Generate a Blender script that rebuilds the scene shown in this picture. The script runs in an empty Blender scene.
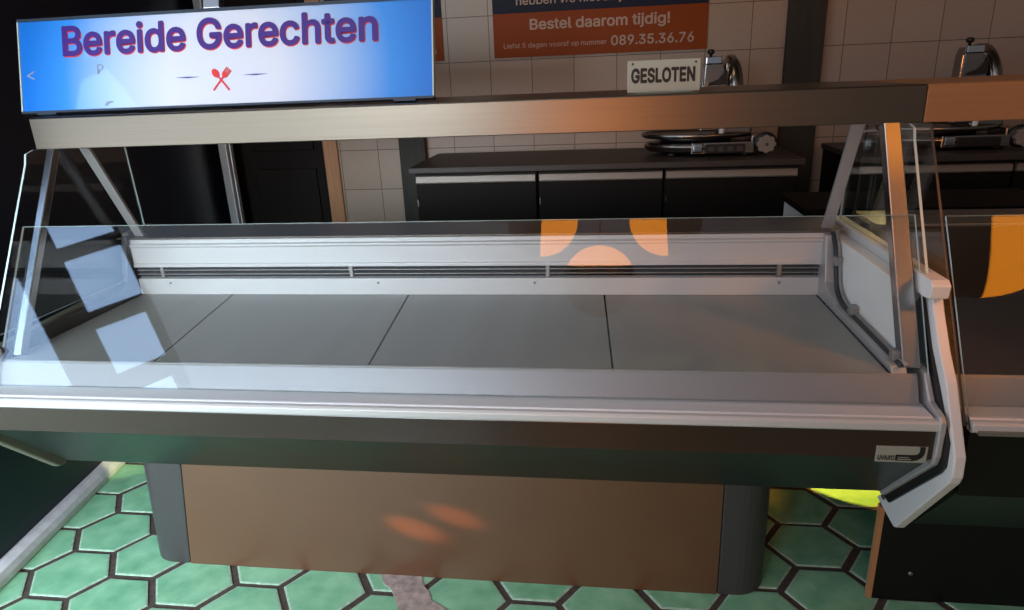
import bpy, bmesh, math, random
from mathutils import Vector, Matrix
random.seed(7)
S = bpy.context.scene
COL = S.collection

# ------------------------------------------------------------------ camera
cam_data = bpy.data.cameras.new('camera')
cam = bpy.data.objects.new('camera', cam_data)
COL.objects.link(cam)
FPX, CX, CY, CZ, YAW, PIT, ROL = 679.92, 1.24233, -2.03249, 1.40543, -0.143181, 0.327603, -0.043009
cam_data.sensor_fit = 'HORIZONTAL'
cam_data.sensor_width = 36.0
cam_data.lens = 36.0 * FPX / 1024.0
cam_data.clip_start = 0.02
def cam_axes():
    cy, sy, cp, sp = math.cos(YAW), math.sin(YAW), math.cos(PIT), math.sin(PIT)
    f = Vector((sy * cp, cy * cp, -sp)); r = Vector((cy, -sy, 0)); u = r.cross(f)
    c, s = math.cos(ROL), math.sin(ROL)
    return c * r + s * u, -s * r + c * u, f
_r, _u, _f = cam_axes()
cam.matrix_world = Matrix(((_r.x, _u.x, -_f.x, CX), (_r.y, _u.y, -_f.y, CY), (_r.z, _u.z, -_f.z, CZ), (0, 0, 0, 1)))
S.camera = cam

# ------------------------------------------------------------------ world, lights, exposure
S.view_settings.view_transform = 'Standard'
S.view_settings.look = 'None'
S.view_settings.gamma = 1.0
S.view_settings.use_curve_mapping = False
S.view_settings.exposure = 0.0

w = bpy.data.worlds.new('world'); S.world = w; w.use_nodes = True
nt = w.node_tree; nt.nodes.clear()
wo = nt.nodes.new('ShaderNodeOutputWorld'); bg = nt.nodes.new('ShaderNodeBackground')
tc = nt.nodes.new('ShaderNodeTexCoord')
dot = nt.nodes.new('ShaderNodeVectorMath'); dot.operation = 'DOT_PRODUCT'
dot.inputs[1].default_value = Vector((-0.72, -0.66, 0.22)).normalized()
ramp = nt.nodes.new('ShaderNodeValToRGB')
nt.links.new(tc.outputs['Generated'], dot.inputs[0])
mr = nt.nodes.new('ShaderNodeMapRange')
mr.inputs[1].default_value = -1; mr.inputs[2].default_value = 1
nt.links.new(dot.outputs['Value'], mr.inputs[0]); nt.links.new(mr.outputs[0], ramp.inputs[0])
cr = ramp.color_ramp
cr.elements[0].position = 0.0; cr.elements[0].color = (0.10, 0.066, 0.04, 1)
cr.elements[1].position = 1.0; cr.elements[1].color = (0.55, 0.66, 0.85, 1)
e = cr.elements.new(0.55); e.color = (0.085, 0.072, 0.06, 1)
e = cr.elements.new(0.82); e.color = (0.19, 0.21, 0.25, 1)
bg.inputs['Strength'].default_value = 1.0
nt.links.new(ramp.outputs[0], bg.inputs[0]); nt.links.new(bg.outputs[0], wo.inputs[0])

def light(name, kind, loc, target, power, color, **kw):
    d = bpy.data.lights.new(name, kind); o = bpy.data.objects.new(name, d); COL.objects.link(o)
    o.location = loc
    o.rotation_euler = (Vector(target) - Vector(loc)).to_track_quat('-Z', 'Y').to_euler()
    d.energy = power; d.color = color
    for k, v in kw.items(): setattr(d, k, v)
    return o
# daylight of the glazed shop door, left, and of the front window
light('shop_door_daylight', 'AREA', (-2.15, -2.25, 0.85), (0.2, -0.5, 0.6), 46, (0.78, 0.87, 1.0), shape='RECTANGLE', size=2.3, size_y=1.65)
light('shop_window_daylight', 'AREA', (-0.65, -3.5, 1.45), (-0.95, -0.2, 0.25), 52, (0.80, 0.90, 1.0), shape='RECTANGLE', size=2.0, size_y=1.1, spread=math.radians(72))
# ceiling light over the counters
light('shop_ceiling_light', 'AREA', (0.6, -0.85, 2.6), (0.8, -0.2, 0.7), 5.2, (1.0, 0.98, 0.92), shape='RECTANGLE', size=1.8, size_y=0.4)
# low light in the staff aisle that reaches the floor under the counters
light('aisle_light', 'SPOT', (1.25, 0.78, 0.88), (2.07, 0.225, 0.0), 330, (1.0, 0.50, 0.05), spot_size=math.radians(14.5), spot_blend=0.05, shadow_soft_size=0.01)
light('aisle_light', 'SPOT', (0.6, 0.78, 0.88), (-0.62, 0.22, 0.0), 70, (1.0, 0.9, 0.45), spot_size=math.radians(15), spot_blend=0.2, shadow_soft_size=0.01)
light('aisle_light', 'SPOT', (2.45, 0.75, 1.25), (1.92, 0.05, 1.0), 16, (1.0, 0.76, 0.30), spot_size=math.radians(20), spot_blend=0.5, shadow_soft_size=0.01)
# warm wall washer above the worktop
light('worktop_light', 'AREA', (1.0, 0.75, 2.55), (1.1, 1.6, 1.2), 2.2, (1.0, 0.66, 0.38), shape='RECTANGLE', size=1.4, size_y=0.2)
# warm lamp of the customer side, front right
light('shop_warm_lamp', 'SPOT', (2.95, -1.15, 1.75), (2.05, -0.45, 0.95), 48, (1.0, 0.30, 0.03), spot_size=math.radians(25), spot_blend=0.7, shadow_soft_size=0.08)
# added warm spots, no known source, for the orange patches on the base
light('base_glow_spot', 'SPOT', (-0.95, -1.12, 0.72), (0.70, -0.434, 0.17), 800, (1.0, 0.38, 0.07), spot_size=math.radians(2.6), spot_blend=1.0, shadow_soft_size=0.01)
light('base_glow_spot', 'SPOT', (-0.95, -1.12, 0.80), (0.82, -0.434, 0.22), 800, (1.0, 0.38, 0.07), spot_size=math.radians(2.2), spot_blend=1.0, shadow_soft_size=0.01)

# ------------------------------------------------------------------ materials
def lin(c):
    return tuple(((v / 255) / 12.92 if v / 255 <= 0.04045 else ((v / 255 + 0.055) / 1.055) ** 2.4) for v in c)
def mat(name, rgb, rough=0.5, metal=0.0, noise=0.0, nscale=20.0, bump=0.0, stretch=None, coat=0.0, spec=0.5, aniso=0.0, rgb2=None, ior=1.5):
    m = bpy.data.materials.new(name); m.use_nodes = True
    n = m.node_tree; b = n.nodes['Principled BSDF']
    c = lin(rgb)
    b.inputs['Base Color'].default_value = (*c, 1)
    b.inputs['Roughness'].default_value = rough
    b.inputs['Metallic'].default_value = metal
    b.inputs['Specular IOR Level'].default_value = spec
    b.inputs['Coat Weight'].default_value = coat
    b.inputs['IOR'].default_value = ior
    b.inputs['Coat Roughness'].default_value = 0.08
    if aniso:
        b.inputs['Anisotropic'].default_value = aniso
        tg = n.nodes.new('ShaderNodeTangent'); tg.direction_type = 'RADIAL'; tg.axis = 'Z'
        n.links.new(tg.outputs[0], b.inputs['Tangent'])
    if noise or bump or rgb2:
        t = n.nodes.new('ShaderNodeTexCoord'); mp = n.nodes.new('ShaderNodeMapping')
        if stretch: mp.inputs['Scale'].default_value = stretch
        no = n.nodes.new('ShaderNodeTexNoise'); no.inputs['Scale'].default_value = nscale; no.inputs['Detail'].default_value = 6
        n.links.new(t.outputs['Object'], mp.inputs[0]); n.links.new(mp.outputs[0], no.inputs['Vector'])
        if noise or rgb2:
            r = n.nodes.new('ShaderNodeValToRGB')
            d = lin(rgb2) if rgb2 else tuple(v * (1 - noise) for v in c)
            hi = c if rgb2 else tuple(min(1, v * (1 + noise)) for v in c)
            r.color_ramp.elements[0].color = (*d, 1); r.color_ramp.elements[0].position = 0.3
            r.color_ramp.elements[1].color = (*hi, 1); r.color_ramp.elements[1].position = 0.7
            n.links.new(no.outputs['Fac'], r.inputs[0]); n.links.new(r.outputs[0], b.inputs['Base Color'])
        if bump:
            bu = n.nodes.new('ShaderNodeBump'); bu.inputs['Strength'].default_value = bump; bu.inputs['Distance'].default_value = 0.003
            n.links.new(no.outputs['Fac'], bu.inputs['Height']); n.links.new(bu.outputs[0], b.inputs['Normal'])
    return m
def emis(name, rgb, strength):
    m = bpy.data.materials.new(name); m.use_nodes = True
    n = m.node_tree; n.nodes.clear()
    o = n.nodes.new('ShaderNodeOutputMaterial'); e = n.nodes.new('ShaderNodeEmission')
    e.inputs[0].default_value = (*lin(rgb), 1); e.inputs[1].default_value = strength
    n.links.new(e.outputs[0], o.inputs[0]); return m
def glass_mat(name, tint, gloss=1.0):
    # thin clear pane: Schlick reflection over straight-through transmission
    m = bpy.data.materials.new(name); m.use_nodes = True
    n = m.node_tree; n.nodes.clear(); L = n.links.new
    o = n.nodes.new('ShaderNodeOutputMaterial'); tr = n.nodes.new('ShaderNodeBsdfTransparent'); gl = n.nodes.new('ShaderNodeBsdfGlossy')
    tr.inputs[0].default_value = (*tint, 1); gl.inputs['Roughness'].default_value = 0.0
    gl.inputs[0].default_value = (1, 1, 1, 1)
    ge = n.nodes.new('ShaderNodeNewGeometry'); d = n.nodes.new('ShaderNodeVectorMath'); d.operation = 'DOT_PRODUCT'
    L(ge.outputs['Incoming'], d.inputs[0]); L(ge.outputs['Normal'], d.inputs[1])
    def mth(op, a, b=None):
        q = n.nodes.new('ShaderNodeMath'); q.operation = op
        for i, v in enumerate((a, b)):
            if v is None: continue
            if isinstance(v, (int, float)): q.inputs[i].default_value = v
            else: L(v, q.inputs[i])
        return q.outputs[0]
    a = mth('ABSOLUTE', d.outputs['Value']); s = mth('SUBTRACT', 1.0, a); p = mth('POWER', s, 5.0)
    f = mth('ADD', mth('MULTIPLY', p, 0.957), 0.043); f = mth('MULTIPLY', f, gloss)
    mx = n.nodes.new('ShaderNodeMixShader'); L(f, mx.inputs[0]); L(tr.outputs[0], mx.inputs[1]); L(gl.outputs[0], mx.inputs[2])
    L(mx.outputs[0], o.inputs[0]); return m

M = {}
M['steel'] = mat('brushed_steel', (110, 102, 90), 0.36, 1.0, noise=0.06, nscale=60, stretch=(0.03, 1, 6))
M['deck_steel'] = mat('deck_steel', (150, 152, 147), 0.5, 0.35, noise=0.05, nscale=12, stretch=(1, 0.1, 1))
M['alu'] = mat('anodised_aluminium', (180, 181, 181), 0.42, 0.5, noise=0.03, nscale=8)
M['alu_face'] = mat('pale_aluminium_panel', (194, 196, 195), 0.45, 0.25)
M['alu_dull'] = mat('dull_aluminium', (150, 148, 142), 0.45, 0.8)
M['chrome'] = mat('chrome', (200, 200, 200), 0.12, 1.0)
M['chrome_dull'] = mat('polished_cast_aluminium', (140, 138, 134), 0.26, 1.0)
M['brown'] = mat('brown_laminate', (84, 53, 28), 0.42, 0.0, noise=0.08, nscale=5, ior=1.75)
M['fascia'] = mat('dark_brown_fascia', (44, 26, 20), 0.24, 0.0, noise=0.1, nscale=30, stretch=(0.1, 1, 1), ior=1.62)
M['green_black'] = mat('green_black_panel', (22, 33, 28), 0.36, ior=1.65)
M['leg'] = mat('dark_grey_plastic', (56, 55, 55), 0.42)
M['post_metal'] = mat('satin_post_metal', (176, 176, 176), 0.26, 1.0)
M['white_liner'] = mat('white_liner', (238, 240, 236), 0.4)
M['riser'] = mat('satin_riser', (142, 144, 147), 0.45, 0.45)
M['ledge_alu'] = mat('bright_ledge', (206, 210, 214), 0.4, 0.3)
M['lamp_glow_dim'] = emis('glowing_orange_shade_dim', (240, 140, 40), 2.6)
M['white'] = mat('white_plastic', (204, 205, 203), 0.4)
M['gasket'] = mat('black_rubber', (16, 16, 17), 0.5)
M['grey_tube'] = mat('grey_tube', (120, 120, 118), 0.4)
M['black'] = mat('black_panel', (12, 12, 11), 0.5, spec=0.3)
M['dark'] = mat('dark_void', (10, 10, 11), 0.7)
M['dark_deck'] = mat('dark_deck', (52, 43, 33), 0.35)
M['tan'] = mat('tan_edge', (170, 120, 80), 0.5)
M['navy'] = mat('navy_black_wall', (16, 24, 44), 0.4)
M['glass'] = glass_mat('clear_glass', (0.975, 0.985, 0.98))
M['glass_edge'] = mat('glass_edge', (178, 196, 192), 0.25)
M['cabinet'] = mat('dark_wood_veneer', (18, 12, 8), 0.6, noise=0.15, nscale=9, stretch=(6, 6, 0.5), spec=0.15)
M['worktop'] = mat('dark_grey_worktop', (50, 44, 39), 0.5, noise=0.25, nscale=150)
M['handle'] = mat('pale_handle_strip', (134, 127, 117), 0.45, 0.2)
M['column'] = mat('dark_wood_column', (54, 53, 48), 0.5, noise=0.15, nscale=10, stretch=(6, 6, 0.4), spec=0.15)
M['wood'] = mat('brown_wood_jamb', (168, 120, 82), 0.5, noise=0.12, nscale=10, stretch=(8, 8, 0.5))
M['kerb'] = mat('pale_stone', (226, 232, 240), 0.45, noise=0.12, nscale=25, bump=0.15)
M['grout'] = mat('dark_grout', (74, 66, 60), 0.85, noise=0.3, nscale=60, bump=0.6)
M['tile'] = mat('green_glazed_tile', (152, 212, 172), 0.34, rgb2=(112, 180, 140), nscale=14, bump=0.3)
M['tile_rim'] = mat('worn_tile_rim', (160, 196, 172), 0.45, noise=0.25, nscale=70)
M['cement'] = mat('grey_cement', (190, 175, 165), 0.9, rgb2=(138, 128, 124), nscale=40, bump=0.9)
M['ceil'] = mat('ceiling_paint', (90, 84, 78), 0.8)
M['off_white'] = mat('off_white_plate', (160, 166, 150), 0.45)
M['ink'] = mat('black_ink', (14, 14, 14), 0.5)
M['purple'] = mat('purple_lettering', (62, 30, 120), 0.4)
M['red'] = mat('red_lettering', (212, 45, 45), 0.4)
M['blue_ink'] = mat('blue_line', (50, 70, 140), 0.4)
M['grey_mark'] = mat('grey_residue', (128, 140, 165), 0.6)
M['poster_blue'] = mat('poster_blue', (24, 31, 50), 0.5, spec=0.15)
M['poster_orange'] = mat('poster_orange', (134, 60, 14), 0.5, spec=0.15)
M['poster_ink'] = mat('poster_lettering', (170, 146, 126), 0.5)
M['acrylic'] = glass_mat('clear_acrylic', (0.98, 0.98, 0.98))
M['sky_pane'] = emis('daylit_pane', (170, 205, 250), 6.0)
M['lamp_glow'] = emis('glowing_orange_shade', (255, 150, 36), 5.5)
M['lamp_glow_strong'] = emis('glowing_orange_shade_strong', (255, 146, 34), 15.0)
M['frame_dark'] = mat('dark_window_frame', (40, 52, 66), 0.5)
M['olive'] = mat('olive_grey_plate', (92, 94, 80), 0.45)
M['shelf_orange_reflection'] = mat('shelf_painted_reflection', (150, 106, 68), 0.5, 0.1, noise=0.08, nscale=50, stretch=(0.05, 1, 6))  # orange light reflected by the neighbouring shelf, put into its base colour
M['silver'] = mat('silver_badge', (190, 186, 180), 0.3, 0.6)

# back wall tiles: world lattice of square tiles with dark joints
def tile_wall_mat():
    m = bpy.data.materials.new('beige_wall_tiles'); m.use_nodes = True
    n = m.node_tree; b = n.nodes['Principled BSDF']; L = n.links.new
    t = n.nodes.new('ShaderNodeTexCoord'); mp = n.nodes.new('ShaderNodeMapping'); mp.vector_type = 'POINT'
    T = 0.2139
    mp.inputs['Rotation'].default_value = (math.radians(-90), 0, 0)   # (x,y,z) -> (x,z,-y)
    L(t.outputs['Object'], mp.inputs[0])
    br = n.nodes.new('ShaderNodeTexBrick'); br.offset = 0; br.squash = 1
    br.inputs['Scale'].default_value = 1.0
    br.inputs['Mortar Size'].default_value = 0.0022; br.inputs['Mortar Smooth'].default_value = 0.2
    br.inputs['Brick Width'].default_value = T; br.inputs['Row Height'].default_value = T
    br.inputs['Bias'].default_value = 0
    br.inputs['Color1'].default_value = (*lin((170, 152, 134)), 1); br.inputs['Color2'].default_value = (*lin((163, 145, 128)), 1)
    br.inputs['Mortar'].default_value = (*lin((96, 80, 70)), 1)
    L(mp.outputs[0], br.inputs['Vector'])
    no = n.nodes.new('ShaderNodeTexNoise'); no.inputs['Scale'].default_value = 90; L(t.outputs['Object'], no.inputs['Vector'])
    mx = n.nodes.new('ShaderNodeMixRGB'); mx.blend_type = 'MULTIPLY'; mx.inputs[0].default_value = 0.22
    L(br.outputs['Color'], mx.inputs[1]); L(no.outputs['Color'], mx.inputs[2]); L(mx.outputs[0], b.inputs['Base Color'])
    b.inputs['Roughness'].default_value = 0.4
    bu = n.nodes.new('ShaderNodeBump'); bu.inputs['Strength'].default_value = 0.35; bu.inputs['Distance'].default_value = 0.002; bu.invert = True
    L(br.outputs['Fac'], bu.inputs['Height']); L(bu.outputs[0], b.inputs['Normal'])
    return m
M['wall_tile'] = tile_wall_mat()

# printed blue-to-white design of the sign (object space: x 0..1.2, z 0..0.26)
def sign_mat():
    m = bpy.data.materials.new('blue_white_print'); m.use_nodes = True
    n = m.node_tree; b = n.nodes['Principled BSDF']; L = n.links.new
    t = n.nodes.new('ShaderNodeTexCoord'); mp = n.nodes.new('ShaderNodeMapping')
    mp.inputs['Location'].default_value = (-0.62 / 0.60, 0, -0.08 / 0.62); mp.inputs['Scale'].default_value = (1 / 0.60, 0, 1 / 0.62)
    gr = n.nodes.new('ShaderNodeTexGradient'); gr.gradient_type = 'SPHERICAL'
    L(t.outputs['Object'], mp.inputs[0]); L(mp.outputs[0], gr.inputs[0])
    r = n.nodes.new('ShaderNodeValToRGB'); c = r.color_ramp
    c.elements[0].position = 0.0; c.elements[0].color = (*lin((24, 112, 206)), 1)
    c.elements[1].position = 0.72; c.elements[1].color = (*lin((206, 210, 222)), 1)
    q = c.elements.new(0.2); q.color = (*lin((52, 138, 224)), 1)
    q = c.elements.new(0.45); q.color = (*lin((158, 186, 224)), 1)
    L(gr.outputs['Fac'], r.inputs[0]); L(r.outputs[0], b.inputs['Base Color'])
    b.inputs['Roughness'].default_value = 0.3
    b.inputs['Coat Weight'].default_value = 0.8; b.inputs['Coat Roughness'].default_value = 0.04
    return m
M['sign_print'] = sign_mat()

# ------------------------------------------------------------------ mesh helpers
def wloc(o):
    v = Vector((0, 0, 0))
    while o is not None:
        v += Vector(o.location); o = o.parent
    return v
def obj(name, bm, mats, parent=None, bevel=0.0, seg=2, smooth=False, origin=None, label=None):
    """links one mesh; bm is in world coordinates"""
    me = bpy.data.meshes.new(name)
    base = wloc(parent) if parent else Vector((0, 0, 0))
    org = Vector(origin) if origin else (base if parent else Vector((0, 0, 0)))
    bmesh.ops.translate(bm, verts=bm.verts, vec=-org)
    bmesh.ops.recalc_face_normals(bm, faces=bm.faces)
    bm.to_mesh(me); bm.free()
    for k in (mats if isinstance(mats, (list, tuple)) else [mats]): me.materials.append(M[k])
    o = bpy.data.objects.new(name, me); COL.objects.link(o)
    if parent: o.parent = parent
    o.location = org - base
    if smooth:
        for p in me.polygons: p.use_smooth = True
    if bevel:
        md = o.modifiers.new('bevel', 'BEVEL'); md.width = bevel; md.segments = seg; md.limit_method = 'ANGLE'; md.angle_limit = math.radians(35)
        md.harden_normals = False
    if label: o['label'] = label
    return o
def thing(name, label, cat, loc, group=None):
    o = bpy.data.objects.new(name, None); COL.objects.link(o); o.location = loc
    o.empty_display_size = 0.05
    o['label'] = label; o['category'] = cat
    if group: o['group'] = group
    return o
def tag(o, label, cat, group=None):
    o['label'] = label; o['category'] = cat
    if group: o['group'] = group
    return o
def struct(o):
    o['kind'] = 'structure'; return o
def NB(): return bmesh.new()
def hexa(bm, pts, mi=0):
    """pts: 8 points, bottom 4 (ccw) then top 4"""
    v = [bm.verts.new(p) for p in pts]
    for f in ((0, 1, 2, 3), (7, 6, 5, 4), (0, 4, 5, 1), (1, 5, 6, 2), (2, 6, 7, 3), (3, 7, 4, 0)):
        fc = bm.faces.new([v[i] for i in f]); fc.material_index = mi
def box(bm, x0, x1, y0, y1, z0, z1, mi=0):
    hexa(bm, [(x0, y0, z0), (x1, y0, z0), (x1, y1, z0), (x0, y1, z0), (x0, y0, z1), (x1, y0, z1), (x1, y1, z1), (x0, y1, z1)], mi)
def prism_x(bm, prof, x0, x1, mi=0, xs=None):
    """profile [(y,z)] extruded along x"""
    a = [bm.verts.new((x0, y, z)) for y, z in prof]; b = [bm.verts.new((x1, y, z)) for y, z in prof]
    n = len(prof)
    for i in range(n):
        j = (i + 1) % n
        bm.faces.new((a[i], a[j], b[j], b[i])).material_index = mi
    bm.faces.new(a[::-1]).material_index = mi; bm.faces.new(b).material_index = mi
def prism_y(bm, prof, y0, y1, mi=0):
    a = [bm.verts.new((x, y0, z)) for x, z in prof]; b = [bm.verts.new((x, y1, z)) for x, z in prof]
    n = len(prof)
    for i in range(n):
        j = (i + 1) % n
        bm.faces.new((a[i], a[j], b[j], b[i])).material_index = mi
    bm.faces.new(a[::-1]).material_index = mi; bm.faces.new(b).material_index = mi
def prism_z(bm, prof, z0, z1, mi=0, top=None):
    top = top or prof
    a = [bm.verts.new((x, y, z0)) for x, y in prof]; b = [bm.verts.new((x, y, z1)) for x, y in top]
    n = len(prof)
    for i in range(n):
        j = (i + 1) % n
        bm.faces.new((a[i], a[j], b[j], b[i])).material_index = mi
    bm.faces.new(a[::-1]).material_index = mi; bm.faces.new(b).material_index = mi
def bar(bm, p, q, wx, wy, mi=0):
    """rectangular bar from p to q: half width wx along x, half depth wy across"""
    p, q = Vector(p), Vector(q); d = (q - p).normalized()
    X = Vector((1, 0, 0)); X = (X - d * X.dot(d)).normalized(); Y = d.cross(X)
    o = []
    for c in (p, q):
        for sx, sy in ((-1, -1), (1, -1), (1, 1), (-1, 1)): o.append(c + X * sx * wx + Y * sy * wy)
    hexa(bm, o, mi)
def tube(bm, pts, r, n=10, mi=0):
    pts = [Vector(p) for p in pts]; rings = []
    up = Vector((0, 0, 1))
    for i, p in enumerate(pts):
        d = (pts[min(i + 1, len(pts) - 1)] - pts[max(i - 1, 0)]).normalized()
        a = d.cross(up if abs(d.dot(up)) < 0.95 else Vector((1, 0, 0))).normalized(); b = d.cross(a)
        rr = r[i] if isinstance(r, (list, tuple)) else r
        rings.append([bm.verts.new(p + a * rr * math.cos(t) + b * rr * math.sin(t)) for t in [2 * math.pi * k / n for k in range(n)]])
    for A, B in zip(rings, rings[1:]):
        for k in range(n): bm.faces.new((A[k], A[(k + 1) % n], B[(k + 1) % n], B[k])).material_index = mi
    bm.faces.new(rings[0][::-1]).material_index = mi; bm.faces.new(rings[-1]).material_index = mi
def lathe(bm, prof, c, axis='z', n=40, mi=0, sx=1.0, sy=1.0):
    """prof: [(r, h)]"""
    c = Vector(c); rings = []
    for r, h in prof:
        ring = []
        for k in range(n):
            t = 2 * math.pi * k / n; a, b = r * math.cos(t) * sx, r * math.sin(t) * sy
            v = {'z': (a, b, h), 'y': (a, h, b), 'x': (h, a, b)}[axis]
            ring.append(bm.verts.new(c + Vector(v)))
        rings.append(ring)
    for A, B in zip(rings, rings[1:]):
        for k in range(n): bm.faces.new((A[k], A[(k + 1) % n], B[(k + 1) % n], B[k])).material_index = mi
    bm.faces.new(rings[0][::-1]).material_index = mi; bm.faces.new(rings[-1]).material_index = mi
def smooth_path(pts, n=6):
    P = [Vector(p) for p in pts]; out = []
    for i in range(len(P) - 1):
        a, b, c, d = P[max(i - 1, 0)], P[i], P[i + 1], P[min(i + 2, len(P) - 1)]
        for k in range(n):
            t = k / n
            out.append(0.5 * ((2 * b) + (c - a) * t + (2 * a - 5 * b + 4 * c - d) * t * t + (3 * b - a - 3 * c + d) * t ** 3))
    return out + [P[-1]]
try:
    import os
    FONT = bpy.data.fonts.load(os.path.join(bpy.utils.resource_path('LOCAL'), 'datafiles', 'fonts', 'Inter.woff2'))
except Exception:
    FONT = None
def text_bm(s, width=None, height=None, bold=0.0, depth=0.001, align='LEFT', shear=0.0, space=1.0):
    """lettering standing in the xz plane facing -y, lower left at the origin; returns (bmesh, w, h)"""
    cu = bpy.data.curves.new('t', 'FONT'); cu.body = s; cu.size = 1.0; cu.extrude = 0.004; cu.resolution_u = 4
    if FONT: cu.font = FONT
    cu.shear = shear; cu.space_character = space
    o = bpy.data.objects.new('t', cu); COL.objects.link(o)
    dg = bpy.context.evaluated_depsgraph_get(); dg.update()
    me = bpy.data.meshes.new_from_object(o.evaluated_get(dg))
    bpy.data.objects.remove(o); bpy.data.curves.remove(cu)
    bm = bmesh.new(); bm.from_mesh(me); bpy.data.meshes.remove(me)
    if bold:
        src = bm.copy(); base = len(bm.verts)
        tmp = bpy.data.meshes.new('t')
        for k in range(8):
            q = src.copy(); t = 2 * math.pi * k / 8
            bmesh.ops.translate(q, verts=q.verts, vec=(bold * math.cos(t), bold * math.sin(t), 0))
            for v in q.verts:
                if v.co.z > 0: v.co.z += 0.001 * (k + 1)
            q.to_mesh(tmp); q.free(); bm.from_mesh(tmp)
        bpy.data.meshes.remove(tmp); src.free()
    xs = [v.co.x for v in bm.verts]; ys = [v.co.y for v in bm.verts]
    x0, x1, y0, y1 = min(xs), max(xs), min(ys), max(ys)
    sx = width / (x1 - x0) if width else None; sy = height / (y1 - y0) if height else None
    sx = sx or sy; sy = sy or sx
    for v in bm.verts:
        v.co = Vector(((v.co.x - x0) * sx, -depth - (v.co.z - 0.004) * 0.012 if v.co.z > 0 else 0, (v.co.y - y0) * sy))
    return bm, (x1 - x0) * sx, (y1 - y0) * sy
def xform(bm, mtx):
    bmesh.ops.transform(bm, matrix=mtx, verts=bm.verts); return bm
def dup(root, loc, label, group=None):
    r = root.copy(); COL.objects.link(r); r.location = loc; r['label'] = label
    if group: r['group'] = group
    for ch in list(root.children):
        c = ch.copy(); COL.objects.link(c); c.parent = r
        for g in list(ch.children):
            d = g.copy(); COL.objects.link(d); d.parent = c
    return r

# ------------------------------------------------------------------ the room
YW = 1.62
def wall_x(y): return -0.68 - 0.135 * (y - 0.02)        # slightly skewed left wall

# floor: grout bed, elongated hexagonal tiles, one broken spot filled with cement
bm = NB()
box(bm, -3.2, 4.6, -4.2, YW + 1.2, -0.06, -0.004, 0)
PX, HY, FL, HW = 0.2055, 0.1025, 0.068, 0.1375
def hexpts(cx, cy, k):
    return [(cx - HW + k * 1.6, cy), (cx - FL + k * 0.8, cy - HY + k), (cx + FL - k * 0.8, cy - HY + k),
            (cx + HW - k * 1.6, cy), (cx + FL - k * 0.8, cy + HY - k), (cx - FL + k * 0.8, cy + HY - k)]
for i in range(-12, 23):
    for j in range(-19, 7):
        cx = -0.39 + PX * i; cy = -0.302 + 0.205 * j - (0.1025 if i % 2 else 0)
        if cx < wall_x(cy) - 0.2 and cy > -0.6: continue
        jx, jy = random.uniform(-.002, .002), random.uniform(-.002, .002)
        rings = []
        for k, z in ((0.0075, -0.006), (0.0082, -0.0012), (0.0125, 0.0)):
            rings.append([bm.verts.new((x + jx, y + jy, z)) for x, y in hexpts(cx, cy, k)])
        for q, (A, B) in enumerate(zip(rings, rings[1:])):
            for t in range(6): bm.faces.new((A[t], A[(t + 1) % 6], B[(t + 1) % 6], B[t])).material_index = 2
        bm.faces.new(rings[-1]).material_index = 1
patch = [(0.561, -0.40), (0.60, -0.405), (0.702, -0.405), (0.712, -0.45), (0.726, -0.476), (0.748, -0.50), (0.757, -0.525), (0.80, -0.55), (0.84, -0.575), (0.85, -0.62),
         (0.80, -0.67), (0.72, -0.66), (0.68, -0.62), (0.676, -0.575), (0.655, -0.535), (0.637, -0.502), (0.62, -0.483), (0.603, -0.474), (0.585, -0.445)]
prism_z(bm, patch, -0.004, 0.0022, 3)
fl = struct(obj('floor', bm, ['grout', 'tile', 'tile_rim', 'cement']))

# back wall with the dark doorway on the left (own origin on the tile lattice)
org = (0.4426, YW, 1.4706)
bm = NB()
box(bm, -0.21, 4.6, YW, YW + 0.12, -0.05, 2.7)
box(bm, -1.6, -0.21, YW, YW + 0.12, 2.15, 2.7)
struct(obj('wall_back', bm, 'wall_tile', origin=org))
bm = NB(); box(bm, -1.3, -0.29, YW + 0.03, YW + 0.07, 0.0, 2.15)
for x0, x1 in ((-1.2, -0.82), (-0.72, -0.36)):
    for z0, z1 in ((0.15, 0.95), (1.05, 2.0)): box(bm, x0, x1, YW + 0.015, YW + 0.04, z0, z1)
d1 = struct(obj('door_1', bm, 'cabinet', bevel=0.004))
bm = NB(); box(bm, -0.29, -0.21, YW - 0.02, YW + 0.12, 0, 2.7); struct(obj('trim_1', bm, 'wood', bevel=0.004))
bm = NB(); box(bm, 0.148, 0.292, YW - 0.05, YW, 0, 1.46); struct(obj('trim_2', bm, 'column', bevel=0.004))
bm = NB(); box(bm, 2.098, 2.266, YW - 0.05, YW, 0, 2.7); struct(obj('trim_3', bm, 'column', bevel=0.004))
# left wall: dark panelling, stone kerb at its foot, metal corner trim
bm = NB()
y0, y1 = -0.58, YW
hexa(bm, [(wall_x(y0) - 0.1, y0, 0), (wall_x(y0), y0, 0), (wall_x(y1), y1, 0), (wall_x(y1) - 0.1, y1, 0),
          (wall_x(y0) - 0.1, y0, 2.7), (wall_x(y0), y0, 2.7), (wall_x(y1), y1, 2.7), (wall_x(y1) - 0.1, y1, 2.7)])
struct(obj('wall_left', bm, 'navy'))
bm = NB()
y0, y1 = -0.95, YW
a, b = wall_x(y0), wall_x(y1)
prof = [(0.0, 0.0), (0.045, 0.0), (0.045, 0.022), (0.036, 0.04), (0.02, 0.05), (0.0, 0.052)]
va = [bm.verts.new((a + dx, y0, z)) for dx, z in prof]; vb = [bm.verts.new((b + dx, y1, z)) for dx, z in prof]
for i in range(len(prof)):
    j = (i + 1) % len(prof); bm.faces.new((va[i], va[j], vb[j], vb[i]))
bm.faces.new(va[::-1]); bm.faces.new(vb)
struct(obj('baseboard_left', bm, 'kerb', bevel=0.004))
bm = NB(); box(bm, -0.83, -0.785, 1.48, 1.53, 0.0, 2.7); box(bm, -0.781, -0.772, 1.50, 1.53, 0.0, 2.7)
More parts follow.
